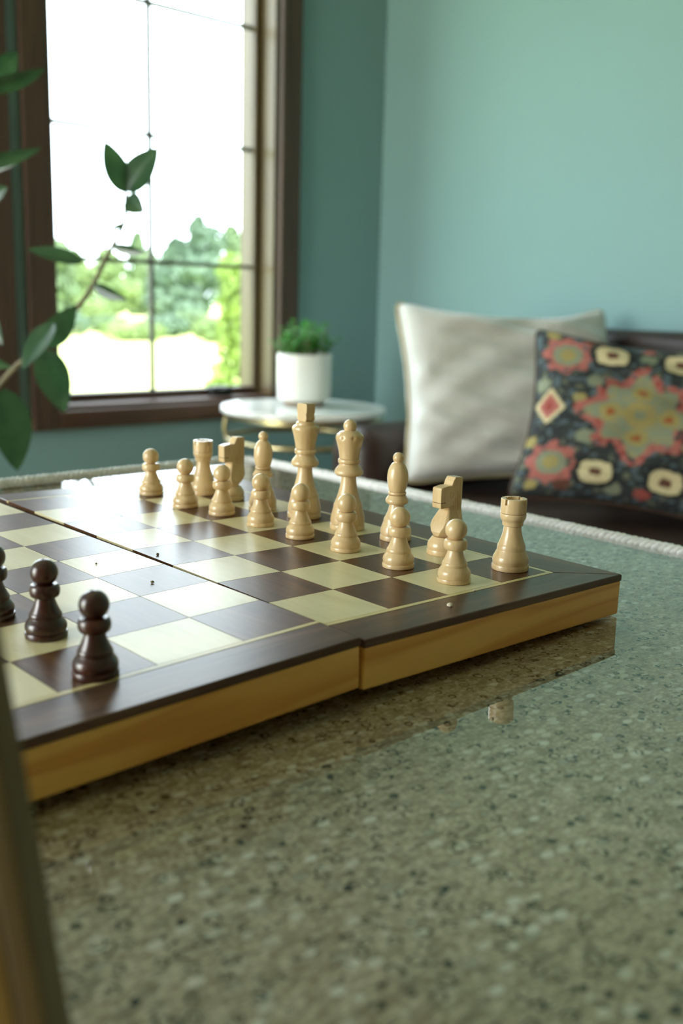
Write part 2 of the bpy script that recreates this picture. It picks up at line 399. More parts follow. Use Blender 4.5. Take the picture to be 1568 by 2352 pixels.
def window(idx, op, latch):
    a, b, zb, zt = op
    w_ = struct(empty('window_%d' % idx, ((a + b) / 2, YN, zb)))
    L, R_ = a - (a + b) / 2, b - (a + b) / 2; H = zt - zb
    cw = 0.072; pr = -0.022
    # casing boards on the wall face
    MB().box(L - cw, L, pr, 0, -cw + 0.024, H + cw).build('casing', 'window_wood', w_, bevel=(0.005, 2))
    MB().box(R_, R_ + cw, pr, 0, -cw + 0.024, H + cw).build('casing', 'window_wood', w_, bevel=(0.005, 2))
    MB().box(L, R_, pr, 0, -cw + 0.024, 0).build('casing', 'window_wood_flat', w_, bevel=(0.005, 2))
    MB().box(L, R_, pr, 0, H, H + cw).build('casing', 'window_wood_flat', w_, bevel=(0.005, 2))
    # jamb liner in the wall thickness
    t = 0.012
    MB().box(L, L + t, 0, WT, 0, H).build('jamb', 'window_sash', w_)
    MB().box(R_ - t, R_, 0, WT, 0, H).build('jamb', 'window_sash', w_)
    MB().box(L + t, R_ - t, 0, WT, H - t, H).build('jamb', 'window_wood_flat', w_)
    MB().box(L + t, R_ - t, -0.006, WT, 0, t).build('stool', 'window_wood_flat', w_)
    # sash
    g0, g1 = 0.062, 0.104; sw = 0.022
    sash = empty('sash', (0, 0, 0), 0, w_)
    MB().box(L + t, L + t + sw, g0, g1, t, H - t).build('stile', 'window_sash', sash, bevel=(0.006, 2))
    MB().box(R_ - t - sw, R_ - t, g0, g1, t, H - t).build('stile', 'window_sash', sash, bevel=(0.006, 2))
    MB().box(L + t + sw, R_ - t - sw, g0, g1, t, t + sw).build('rail', 'window_wood_flat', sash, bevel=(0.006, 2))
    MB().box(L + t + sw, R_ - t - sw, g0, g1, H - t - sw, H - t).build('rail', 'window_wood_flat', sash, bevel=(0.006, 2))
    xm = 1.041 - (0.709 + 1.412) / 2
    mw = 0.0055; gy = 0.083
    MB().box(xm - mw, xm + mw, gy - 0.006, gy + 0.006, t + sw, H - t - sw).build('muntin', 'muntin_grey', sash)
    zs = [0.985 - zb, 1.315 - zb, 1.643 - zb, 1.950 - zb]
    xl, xr = L + t + sw, R_ - t - sw
    for z in zs:
        MB().box(xl, xm - mw, gy - 0.006, gy + 0.006, z - mw, z + mw).build('muntin', 'muntin_grey', sash)
        MB().box(xm + mw, xr, gy - 0.006, gy + 0.006, z - mw, z + mw).build('muntin', 'muntin_grey', sash)
    edges = [t + sw] + zs + [H - t - sw]
    for i in range(len(edges) - 1):
        za = edges[i] + (mw if i else 0); zz = edges[i + 1] - (mw if i < len(edges) - 2 else 0)
        for (xa, xb) in ((xl, xm - mw), (xm + mw, xr)):
            MB().box(xa, xb, gy - 0.002, gy + 0.002, za, zz).build('pane', 'window_glass', sash)
    if latch:
        lx = 1.245 - (0.709 + 1.412) / 2
        MB().box(lx - 0.035, lx + 0.035, 0.030, 0.062, t, t + 0.028).box(lx - 0.012, lx + 0.012, 0.020, 0.034, t + 0.010, t + 0.024).build('crank_housing', 'dark_metal', w_, bevel=(0.004, 2))
    return w_
window(1, OPEN[0], True); window(2, OPEN[1], False)

# ------------------------------------------------------------------ outdoors
GZ = -0.45
struct(MB().box(-120, 160, YN + WT + 0.3, 260, GZ - 0.1, GZ).box(-120, XW - WT - 0.3, -120, YN + WT + 0.3, GZ - 0.1, GZ).build('lawn', 'lawn'))
struct(MB().box(XW - WT, XE + WT, YS - WT, YN + WT, GZ - 0.1, -0.10).build('trim_1', 'outside_render'))

def foliage(rnd, blobs, per, size):
    b = MB(); vs = []; fs = []
    for (cx, cy, cz, rx, ry, rz) in blobs:
        for _ in range(per):
            d = Vector((rnd.gauss(0, 1), rnd.gauss(0, 1), rnd.gauss(0, 1))).normalized(); q = rnd.uniform(0.55, 1.0) ** 0.5
            p = Vector((cx + d.x * rx * q, cy + d.y * ry * q, cz + d.z * rz * q))
            nrm = (d + Vector((rnd.uniform(-.7, .7), rnd.uniform(-.7, .7), rnd.uniform(-.2, .9)))).normalized()
            t = nrm.cross(Vector((rnd.uniform(-1, 1), rnd.uniform(-1, 1), rnd.uniform(-1, 1)))).normalized(); u = nrm.cross(t)
            s = size * rnd.uniform(0.6, 1.3); o = len(vs)
            vs += [p - t * s, p + u * s * 0.5, p + t * s, p - u * s * 0.5]; fs.append((o, o + 1, o + 2, o + 3))
    return b.add(vs, fs)
def tree(name, x, y, h, wdt, mat, label, group, seed, low=0.12, per=260, nb=9, lsize=0.26):
    rnd = random.Random(seed)
    t = empty(name, (x, y, GZ))
    blobs = []
    for k in range(nb):
        f = k / (nb - 1); zz = h * (low + (0.92 - low) * f); rr = wdt * (0.35 + 0.65 * math.sin(PI * min(1, 0.18 + 0.80 * f)))
        an = rnd.uniform(0, 2 * PI); off = rr * rnd.uniform(0.15, 0.55)
        blobs.append((off * math.cos(an), off * math.sin(an), zz, rr * 0.62, rr * 0.62, h * 0.17))
    foliage(rnd, blobs, per, lsize).build('crown', mat, t)
    MB().tube([(0, 0, 0), (0.04 * h * 0.3, 0, h * 0.35), (0, 0, h * 0.75)], [h * 0.035, h * 0.028, h * 0.01], 8).build('trunk', 'trunk', t, smooth=60)
    tag(t, label, 'tree', group); return t
def ray_xy(px, dist):
    d = RIGHT * ((px - 784) / FPX) + FWD; d.z = 0; d.normalize(); return CAM.x + d.x * dist, CAM.y + d.y * dist
G1 = 'tall trees across the field'
far = [(-320, 58, 5.2, 3.0, 1), (-200, 62, 5.6, 3.2, 0), (-90, 60, 4.6, 3.0, 1), (15, 64, 5.4, 3.2, 0), (120, 60, 4.8, 2.7, 1), (200, 58, 3.7, 2.4, 0), (262, 66, 4.2, 2.9, 0), (330, 62, 5.0, 2.6, 1), (400, 60, 4.6, 2.4, 2), (462, 58, 5.7, 3.1, 2), (540, 62, 5.6, 2.9, 1), (630, 60, 5.4, 3.0, 0), (740, 62, 5.0, 3.0, 1)]
mats = ['tree_leaf_pale', 'tree_leaf_mid', 'tree_leaf_blue']
lbls = ['pale green leafy tree beyond the sunlit field', 'mid green leafy tree beyond the sunlit field', 'blue green rounded tree beyond the sunlit field']
for i, (px, d, h, w_, k) in enumerate(far):
    d2 = 48 + 11 * (i % 4); k2 = d2 / d; x, y = ray_xy(px, d2); tree('tree', x, y, (h - 1.3) * 0.95 * k2 + 1.3, w_ * 0.8, mats[k], lbls[k], G1, 100 + i, low=0.10 + 0.10 * (i % 3 == 0))
G2 = 'low bushes at the lawn edge'
for i in range(15):
    px = -320 + i * 70; x, y = ray_xy(px, 33 + (i % 3) * 3.6)
    t = empty('bush', (x, y, GZ)); rnd = random.Random(300 + i); hh = 0.55 + 0.3 * rnd.random()
    foliage(rnd, [(rnd.uniform(-.5, .5), rnd.uniform(-.3, .3), hh * 0.55, 0.7, 0.6, hh * 0.55) for _ in range(4)], 160, 0.13).build('foliage', mats[(i * 2) % 3], t)
    MB().tube([(0, 0, 0), (0.02, 0, 0.3)], [0.04, 0.02], 6).build('stem', 'trunk', t, smooth=60)
    tag(t, ['pale', 'mid', 'blue'][(i * 2) % 3] + ' green low bush lining the far edge of the bright lawn', 'bush', G2)
x, y = ray_xy(555, 9.0)
t = empty('shrub', (x, y, GZ)); rnd = random.Random(55)
foliage(rnd, [(rnd.uniform(-.10, .10), rnd.uniform(-.10, .10), 0.55 + 0.13 * k, 0.24, 0.24, 0.17) for k in range(9)], 170, 0.05).build('foliage', 'shrub_leaf', t)
MB().tube([(0, 0, 0), (0.03, 0, 0.6), (0, 0.02, 1.5)], [0.03, 0.02, 0.008], 8).build('stem', 'trunk', t, smooth=60)
tag(t, 'bright yellow green shrub growing on the lawn close outside the window', 'shrub')

# ------------------------------------------------------------------ sofa and cushions
sofa = empty('sofa', (1.44, 0.35, 0))
def rb(name, x0, x1, y0, y1, z0, z1, r, parent=sofa, mat='leather', seg=4):
    o = MB().box(x0 - 1.44, x1 - 1.44, y0 - 0.35, y1 - 0.35, z0, z1).build(name, mat, parent, smooth=None, bevel=(r, seg))
    o.data.polygons.foreach_set('use_smooth', [True] * len(o.data.polygons)); return o
SY0, SY1 = -1.05, 1.49
rb('base', 1.10, 1.80, SY0 + 0.16, SY1 - 0.16, 0.08, 0.28, 0.02)
for (a, b) in ((SY0 + 0.17, 0.21), (0.22, SY1 - 0.17)):
    rb('seat_cushion', 1.06, 1.69, a, b, 0.28, 0.462, 0.055)
rb('backrest', 1.74, 1.822, SY0 + 0.06, 1.44, 0.10, 0.842, 0.038)
for (a, b) in ((SY0 + 0.17, 0.21), (0.22, 1.33)):
    rb('back_cushion', 1.675, 1.745, a, b, 0.455, 0.80, 0.034)
rb('arm', 1.12, 1.80, SY1 - 0.16, SY1, 0.08, 0.605, 0.065)
rb('arm', 1.12, 1.80, SY0, SY0 + 0.16, 0.08, 0.605, 0.065)
for sx in (1.16, 1.74):
    for sy in (SY0 + 0.08, SY1 - 0.08):
        MB().lathe([(0.018, 0), (0.026, 0.085)], 16).build('leg', 'oak_dark', sofa, smooth=40).location = (sx - 1.44, sy - 0.35, 0)
tag(sofa, 'dark brown leather sofa standing along the green wall', 'sofa')

def cushion(name, w, h, th, pull, n, wrinkle, seed, sag=None):
    sag = pull if sag is None else sag
    """vertical cushion: local X across, Z up, centre at origin; returns MB and the (a,b) of every vertex"""
    b = MB(); vs = []; ab = []; fs = []
    for side in (1, -1):
        o = len(vs)
        for j in range(n + 1):
            for i in range(n + 1):
                a = -1 + 2 * i / n; c_ = -1 + 2 * j / n
                ear = 1 - 0.05 * abs(a * c_) ** 10
                x = a * w * (1 - pull * (1 - c_ * c_) * abs(a) ** 3) * ear; z = c_ * h * (1 - (sag if c_ > 0 else pull) * (1 - a * a) * abs(c_) ** 3) * ear
                e = max(0.0, (1 - a * a)) ** 0.5 * max(0.0, (1 - c_ * c_)) ** 0.5
                t = th * e ** 0.66
                if wrinkle and e > 0:
                    q = noise.noise(Vector((a * 0.9 + seed, c_ * 4.2 + a * 1.3, side * 3.1)))
                    q += 0.6 * noise.noise(Vector((a * 2.2 - c_ * 2.4 + seed, c_ * 1.7, 9.0 + side)))
                    t += wrinkle * q * min(1, e * 1.6)
                vs.append((x, -side * t, z)); ab.append((a, c_))
        for j in range(n):
            for i in range(n):
                k = o + j * (n + 1) + i; q = (k, k + 1, k + n + 2, k + n + 1)
                fs.append(q if side == 1 else q[::-1])
    b.add(vs, fs)
    return b, ab
def weld(me):
    bm = bmesh.new(); bm.from_mesh(me); bmesh.ops.remove_doubles(bm, verts=bm.verts, dist=1e-5); bm.to_mesh(me); bm.free()
def outline(w, h, pull, n=40, sag=None):
    pts = []; sag = pull if sag is None else sag
    def P(a, c_):
        ear = 1 - 0.05 * abs(a * c_) ** 10
        return (a * w * (1 - pull * (1 - c_ * c_) * abs(a) ** 3) * ear, 0, c_ * h * (1 - (sag if c_ > 0 else pull) * (1 - a * a) * abs(c_) ** 3) * ear)
    for k in range(n): pts.append(P(-1 + 2 * k / n, -1))
    for k in range(n): pts.append(P(1, -1 + 2 * k / n))
    for k in range(n): pts.append(P(1 - 2 * k / n, 1))
    for k in range(n): pts.append(P(-1, 1 - 2 * k / n))
    return pts
def place_cushion(o, centre, xdir, lean, spin):
    """xdir: horizontal direction of local +X; lean: top tipped back by this angle; spin: in-plane roll"""
    X = Vector((xdir[0], xdir[1], 0)).normalized(); Z = Vector((0, 0, 1)); Y = Z.cross(X)
    Mx = Matrix((X, Y, Z)).transposed().to_4x4()
    o.matrix_world = Matrix.Translation(centre) @ Mx @ Matrix.Rotation(-lean, 4, 'X') @ Matrix.Rotation(spin, 4, 'Y')
# cream cushion
cu = empty('cream_cushion')
b, ab = cushion('cover', 0.273, 0.2206, 0.118, 0.10, 72, 0.036, 3.3, 0.25)
me = b.mesh('cover', 'cream_cloth'); weld(me); me.polygons.foreach_set('use_smooth', [True] * len(me.polygons)); put('cover', me, cu)
MB().tube(outline(0.275, 0.2225, 0.10, 40, 0.25), 0.0045, 6, True).build('piping', 'cream_piping', cu, smooth=80)
place_cushion(cu, (1.4508, 1.1973, 0.688), (math.cos(-.501), math.sin(-.501)), 0.334, 0.008)
tag(cu, 'plump cream fabric cushion leaning on the sofa behind the patterned one', 'cushion')
# patterned cushion
DK = srgb(52, 56, 57)[:3]; PK = srgb(168, 100, 92)[:3]; CR = srgb(206, 192, 152)[:3]; SG = srgb(132, 138, 116)[:3]; GD = srgb(156, 142, 90)[:3]; RD = srgb(150, 70, 62)[:3]; BL = srgb(84, 98, 104)[:3]; BR = srgb(96, 62, 50)[:3]
def weave(a, c_):
    s, t = abs(a), abs(c_)
    col = DK
    q = noise.noise(Vector((a * 14, c_ * 14, 2.0)))
    if q > 0.22: col = BL
    if q < -0.38: col = tuple(x * 0.6 for x in SG)
    jit = 0.02 * noise.noise(Vector((a * 25, c_ * 25, 5)))
    def d(x, y, sy=1.0): return math.hypot(a - x, (c_ - y) * sy) + jit
    # small scattered leaves
    for (x, y, cl, r) in ((-.40, .33, SG, .07), (-.52, .12, GD, .06), (-.42, -.30, SG, .08), (-.9, .25, SG, .08), (-.93, -.4, GD, .07), (0, .86, PK, .06), (.02, .70, SG, .07), (-.12, -.86, SG, .07), (.12, -.88, RD, .07), (-.55, -.86, BR, .08), (.5, .3, SG, .07), (.45, -.3, GD, .07), (-.45, .88, BR, .09), (-.08, .9, BL, .07), (.3, .92, SG, .07), (-.82, -.88, GD, .06), (-.82, .9, GD, .07), (.9, .1, SG, .08)):
        if d(x, y) < r: col = cl
    # pink corner flowers
    for sx in (-1, 1):
        for sy in (-1, 1):
            x, y = sx * .68, sy * .62; r = d(x, y); an = math.atan2(c_ - y, a - x)
            if r < .23 + .03 * math.cos(8 * an) and noise.noise(Vector((a * 18, c_ * 18, 1))) > -0.3: col = PK
            if r < .14: col = SG
            if r < .075: col = GD
            x, y = sx * .29, sy * .68; r = max(abs(a - x), abs(c_ - y)) * 0.55 + d(x, y) * 0.5
            if r < .19: col = tuple(v * 0.55 for v in DK)
            if r < .145: col = CR
            if r < .055: col = BR
        x = sx * .80; r = abs(a - x) + abs(c_) * 0.8
        if r < .17: col = CR
        if r < .12: col = PK
        if r < .05: col = RD
    # central medallion
    an = math.atan2(c_, a); R0 = math.hypot(a, c_ * 1.0); lim = .47 + .06 * math.cos(8 * an) + .03 * math.cos(4 * an)
    if R0 + jit < lim and noise.noise(Vector((a * 13, c_ * 13, 8))) > -0.22: col = RD if noise.noise(Vector((a * 17, c_ * 17, 8))) > 0.15 else PK
    if R0 + jit < lim - .10: col = SG if noise.noise(Vector((a * 15, c_ * 15, 3))) > -0.1 else tuple(0.5 * (p + q_) for p, q_ in zip(SG, GD))
    for k in range(4):
        x, y = .24 * math.cos(k * PI / 2), .24 * math.sin(k * PI / 2)
        if d(x, y) < .09: col = GD
        if d(x, y) < .04: col = tuple(v for v in srgb(150, 88, 50)[:3])
    if R0 < .14: col = GD
    if R0 < .05: col = SG
    return col
cp = empty('patterned_cushion')
b, ab = cushion('cover', 0.2394, 0.1917, 0.080, 0.12, 150, 0.012, 8.1, 0.17)
me = b.mesh('cover', 'printed_cloth')
ca = me.color_attributes.new('weave', 'FLOAT_COLOR', 'POINT'); vals = []
for (a, c_) in ab: vals += [*weave(a, c_), 1.0]
ca.data.foreach_set('color', vals)
me.polygons.foreach_set('use_smooth', [True] * len(me.polygons)); put('cover', me, cp)
MB().tube(outline(0.2404, 0.1927, 0.12, 40, 0.17), 0.003, 6, True).build('seam', 'slit_dark', cp, smooth=80)
place_cushion(cp, (1.3915, 0.8106, 0.652), (math.cos(-.909), math.sin(-.909)), 0.406, 0.10)
tag(cp, 'dark cushion printed with a red medallion and pink and cream flowers', 'cushion')

# ------------------------------------------------------------------ side table and potted plant
st = empty('side_table', (1.266, 1.737, 0))
SZ = 0.615
MB().lathe([(0.0, SZ - 0.018), (0.214, SZ - 0.018), (0.2215, SZ - 0.014), (0.2215, SZ - 0.003), (0.219, SZ), (0.0, SZ)], 72).build('top', 'marble', st, smooth=40)
MB().lathe([(0.19, SZ - 0.030), (0.212, SZ - 0.030), (0.212, SZ - 0.0185), (0.19, SZ - 0.0185), (0.19, SZ - 0.030)][:4], 72).build('rim', 'brass', st, smooth=40)
ring_ = lambda r, z, n=72: [(r * math.cos(2 * PI * k / n), r * math.sin(2 * PI * k / n), z) for k in range(n)]
MB().tube(ring_(0.206, SZ - 0.088), 0.0075, 8, True).build('hoop', 'brass', st, smooth=80)
MB().tube(ring_(0.170, 0.010), 0.008, 8, True).build('foot_hoop', 'brass', st, smooth=80)
for k in range(4):
    an = 0.9 + k * PI / 2; c_, s_ = math.cos(an), math.sin(an)
    MB().tube([(0.205 * c_, 0.205 * s_, SZ - 0.028), (0.212 * c_, 0.212 * s_, SZ - 0.06), (0.206 * c_, 0.206 * s_, SZ - 0.088), (0.19 * c_, 0.19 * s_, 0.35), (0.170 * c_, 0.170 * s_, 0.012)], 0.007, 8).build('leg', 'brass', st, smooth=80)
tag(st, 'small round side table with white top and brass legs', 'side table')
pp = empty('potted_plant', (1.292, 1.768, SZ + 0.0005))
MB().lathe([(0.050, 0), (0.054, 0.003), (0.054, 0.012), (0.050, 0.012)], 40).build('saucer', 'pot_foot', pp, smooth=40)
MB().lathe([(0.030, 0.0125), (0.066, 0.0125), (0.0715, 0.018), (0.0730, 0.06), (0.0735, 0.134), (0.0725, 0.137), (0.0690, 0.136), (0.0680, 0.118), (0.020, 0.118)], 56).build('pot', 'ceramic', pp, smooth=40)
MB().lathe([(0.066, 0.112), (0.066, 0.121), (0.03, 0.126)], 32).build('soil', 'soil', pp, smooth=60)
rnd = random.Random(21); lv = []; lf = []; stems = MB()
for k in range(46):
    an = rnd.uniform(0, 2 * PI); rr = 0.05 * math.sqrt(rnd.random()); sp_ = rnd.uniform(0.2, 1.0)
    bx_, by_ = rr * math.cos(an), rr * math.sin(an)
    ht = rnd.uniform(0.040, 0.098); ox = rnd.uniform(-.012, .012) + bx_ * 0.95 * sp_; oy = rnd.uniform(-.01, .01) + by_ * 0.75 * sp_
    if k % 9 == 0: ox += -0.025
    tip = Vector((bx_ + ox, by_ + oy, 0.122 + ht)); base = Vector((bx_, by_, 0.122))
    stems.tube([base, (base + tip) / 2 + Vector((0, 0, 0.006)), tip], [0.0015, 0.0013, 0.0008], 5)
    for q in range(11):
        f = 0.25 + 0.75 * q / 10; p = base.lerp(tip, f)
        a2 = q * 2.4 + an; out = Vector((math.cos(a2), math.sin(a2), rnd.uniform(0.1, 0.9))).normalized()
        L = rnd.uniform(0.013, 0.022); sd_ = out.cross(Vector((0, 0, 1))).normalized() * L * 0.38; o = len(lv)
        lv += [p, p + out * L * 0.5 + sd_, p + out * L, p + out * L * 0.5 - sd_]; lf.append((o, o + 1, o + 2, o + 3))
stems.build('stems', 'stem', pp, smooth=80)
lo = MB().add(lv, lf).build('foliage', 'pot_leaf', pp); lo['kind'] = 'stuff'
tag(pp, 'small green leafy plant in a white cylindrical pot on the side table', 'potted plant')

# ------------------------------------------------------------------ rubber plant by the window
def leaf_mesh(L, W, fold, bend, seed):
    """leaf along +Y, normal +Z, base at the origin"""
    nl, nw = 12, 6; vs = []; fs = []
    for j in range(nl + 1):
        t = j / nl
        wd = W * (math.sin(PI * min(1, t ** 0.82)) ** 0.75 if 0 < t < 1 else 0.0) * (1 - 0.12 * t)
        for i in range(nw + 1):
            s = -1 + 2 * i / nw
            vs.append((s * wd, L * t, abs(s) * wd * fold - bend * L * t * t))
    for j in range(nl):
        for i in range(nw):
            k = j * (nw + 1) + i; fs.append((k, k + 1, k + nw + 2, k + nw + 1))
    return MB().add(vs, fs)
PB = at(-60, 1500, 1.78); PB.z = 0
rp = empty('rubber_plant', (PB.x, PB.y, 0))
MB().lathe([(0.10, 0), (0.12, 0.01), (0.150, 0.26), (0.152, 0.275), (0.142, 0.275), (0.138, 0.24), (0.05, 0.24)], 48).build('pot', 'plant_pot', rp, smooth=40)
MB().lathe([(0.138, 0.23), (0.138, 0.245), (0.04, 0.25)], 32).build('soil', 'soil', rp, smooth=60)
def loc(p): return Vector(p) - Vector((PB.x, PB.y, 0))
dep = 1.78
sA = [loc((PB.x, PB.y, 0.245)), loc(at(-70, 1180, dep)), loc(at(-40, 960, dep)), loc(at(20, 860, dep)), loc(at(95, 795, dep)), loc(at(160, 725, dep)), loc(at(205, 670, dep)), loc(at(245, 590, dep)), loc(at(283, 515, dep)), loc(at(290, 445, dep))]
sB = [loc((PB.x - 0.03, PB.y, 0.245)), loc(at(-150, 1000, dep - .05)), loc(at(-120, 600, dep - .08)), loc(at(-60, 380, dep - .1)), loc(at(-40, 180, dep - .1))]
pa = spl([tuple(p) for p in sA], 4); pb = spl([tuple(p) for p in sB], 4)
MB().tube(pa, [0.0065 - 0.0028 * i / (len(pa) - 1) for i in range(len(pa))], 8).build('stem', 'stem', rp, smooth=80)
MB().tube(pb, [0.010 - 0.006 * i / (len(pb) - 1) for i in range(len(pb))], 8).build('stem', 'stem', rp, smooth=80)
# (base px, tip px, depth, half width px, facing: tilt about the leaf axis, fold, bend)
LV = [((290, 445), (240, 322), 1.78, 30, 0.2, 0.2, 0.02), ((290, 442), (362, 338), 1.78, 40, -0.2, 0.25, 0.03), ((290, 455), (328, 486), 1.76, 26, 0.2, 0.3, 0.1),
      ((285, 512), (250, 534), 1.78, 9, 0.4, 0.2, 0.05), ((258, 566), (332, 582), 1.76, 13, 0.5, 0.3, 0.08), ((215, 655), (288, 690), 1.75, 16, 0.5, 0.4, 0.1),
      ((192, 604), (62, 568), 1.70, 24, 0.55, 0.25, 0.05), ((95, 795), (176, 706), 1.70, 34, 0.7, 0.3, 0.1), ((125, 742), (40, 838), 1.60, 38, 0.55, 0.15, 0.15),
      ((100, 800), (150, 955), 1.66, 40, -0.3, 0.25, -0.1), ((10, 892), (42, 1080), 1.52, 50, -0.55, 0.1, 0.05), ((-60, 380), (92, 350), 1.6, 20, 0.95, 0.3, 0.1),
      ((-40, 205), (105, 170), 1.6, 26, 1.2, 0.2, 0.1), ((-60, 470), (12, 430), 1.62, 26, 0.2, 0.2, 0.1), ((-70, 640), (-5, 790), 1.6, 34, 0.3, 0.2, 0.1),
      ((-40, 215), (40, 120), 1.62, 34, 0.6, 0.2, 0.1), ((-50, 400), (92, 345), 1.66, 12, 0.3, 0.2, -0.1), ((-90, 800), (20, 850), 1.64, 22, 0.7, 0.2, 0.1)]
for i, (a, b_, d, hwp, tilt, fold, bend) in enumerate(LV):
    A = at(*a, d); B = at(*b_, d - 0.02); ax = (B - A); L = ax.length; Y = ax.normalized()
    Zc = (-FWD - Y * (-FWD).dot(Y)).normalized(); X = Y.cross(Zc)
    o = leaf_mesh(L, hwp / FPX * d, fold, bend, i).build('leaf', 'rubber_leaf', rp, smooth=80)
    mx = Matrix((X, Y, Zc)).transposed().to_4x4() @ Matrix.Rotation(tilt, 4, 'Y')
    o.matrix_world = Matrix.Translation(loc(A)) @ mx
    o.matrix_parent_inverse = Matrix.Identity(4)
    o.location = loc(A); o.rotation_euler = mx.to_euler()
tag(rp, 'tall rubber plant with big glossy oval leaves in front of the window', 'plant')

# ------------------------------------------------------------------ the table
TX0, TX1, TY0, TY1 = -0.58, 0.203, -0.30, 0.553
tb = empty('table', ((TX0 + TX1) / 2, (TY0 + TY1) / 2, 0)); tcx, tcy = tb.location.x, tb.location.y
def rrect(x0, x1, y0, y1, r, n=8):
    pts = []
    for (cx, cy, a0) in ((x1 - r, y1 - r, 0), (x0 + r, y1 - r, PI / 2), (x0 + r, y0 + r, PI), (x1 - r, y0 + r, 1.5 * PI)):
        for k in range(n + 1):
            a = a0 + k * PI / 2 / n; pts.append((cx + r * math.cos(a) - tcx, cy + r * math.sin(a) - tcy))
    return pts
idm = lambda a, b, d: (a, b, d)
MB().prism(rrect(TX0 + .012, TX1 - .012, TY0 + .012, TY1 - .012, 0.03), 0.690, 0.713, idm).build('top_panel', 'oak_dark', tb)
MB().prism(rrect(TX0 + .006, TX1 - .006, TY0 + .006, TY1 - .006, 0.034), 0.7132, 0.7155, idm).build('woven_cover', 'tweed', tb, label='tan tweed cover flecked with white slubs and dark strands')
MB().prism(rrect(TX0 + .013, TX1 - .013, TY0 + .013, TY1 - .013, 0.028), 0.7157, TZ, idm).build('glass_top', 'table_glass', tb, bevel=(0.0012, 2), label='clear glass sheet over the woven cover')
# braided cord around the rim
base = rrect(TX0 + .006, TX1 - .006, TY0 + .006, TY1 - .006, 0.034, 10)
path = []
for i, p in enumerate(base):
    q = base[(i + 1) % len(base)]; dl = math.hypot(q[0] - p[0], q[1] - p[1]); k = max(1, int(dl / 0.0025))
    path += [(p[0] + (q[0] - p[0]) * j / k, p[1] + (q[1] - p[1]) * j / k) for j in range(k)]
npth = len(path)
for s in range(3):
    pts = []; rads = []; arc = 0
    for i, p in enumerate(path):
        q = path[(i + 1) % npth]; o_ = path[i - 1]; tx, ty = q[0] - o_[0], q[1] - o_[1]; l = math.hypot(tx, ty) or 1; nx, ny = ty / l, -tx / l
        ph = 2 * PI * (i / npth) * 210 + s * 2 * PI / 3
        off = 0.0034 * math.cos(ph); hz = 0.0026 * math.sin(ph)
        jit = 0.0006 * noise.noise(Vector((p[0] * 300, p[1] * 300, s * 5)))
        pts.append((p[0] + nx * (off + jit), p[1] + ny * (off + jit), 0.7195 + hz + jit)); rads.append(0.0030 + 0.0005 * noise.noise(Vector((p[0] * 150, p[1] * 150, s))))
    MB().tube(pts, rads, 6, True).build('braid_strand', 'cord', tb, smooth=80)
ap = MB(); a0, a1, b0, b1 = TX0 + .05 - tcx, TX1 - .05 - tcx, TY0 + .05 - tcy, TY1 - .05 - tcy
for (x0, x1, y0, y1) in ((a0, a1, b0, b0 + .02), (a0, a1, b1 - .02, b1), (a0, a0 + .02, b0 + .02, b1 - .02), (a1 - .02, a1, b0 + .02, b1 - .02)):
    MB().box(x0, x1, y0, y1, 0.62, 0.6898).build('apron', 'oak_dark', tb, bevel=(0.003, 2))
for sx in (a0 + .0, a1 - .045):
    for sy in (b0, b1 - .045):
        MB().add([(sx + .008, sy + .008, 0), (sx + .037, sy + .008, 0), (sx + .037, sy + .037, 0), (sx + .008, sy + .037, 0), (sx, sy, .6898), (sx + .045, sy, .6898), (sx + .045, sy + .045, .6898), (sx, sy + .045, .6898)],
                 [(3, 2, 1, 0), (4, 5, 6, 7), (0, 1, 5, 4), (1, 2, 6, 5), (2, 3, 7, 6), (3, 0, 4, 7)]).build('leg', 'oak_dark', tb, bevel=(0.003, 2))
tag(tb, 'small table with glass over a tan woven cover and white braided rim', 'table')

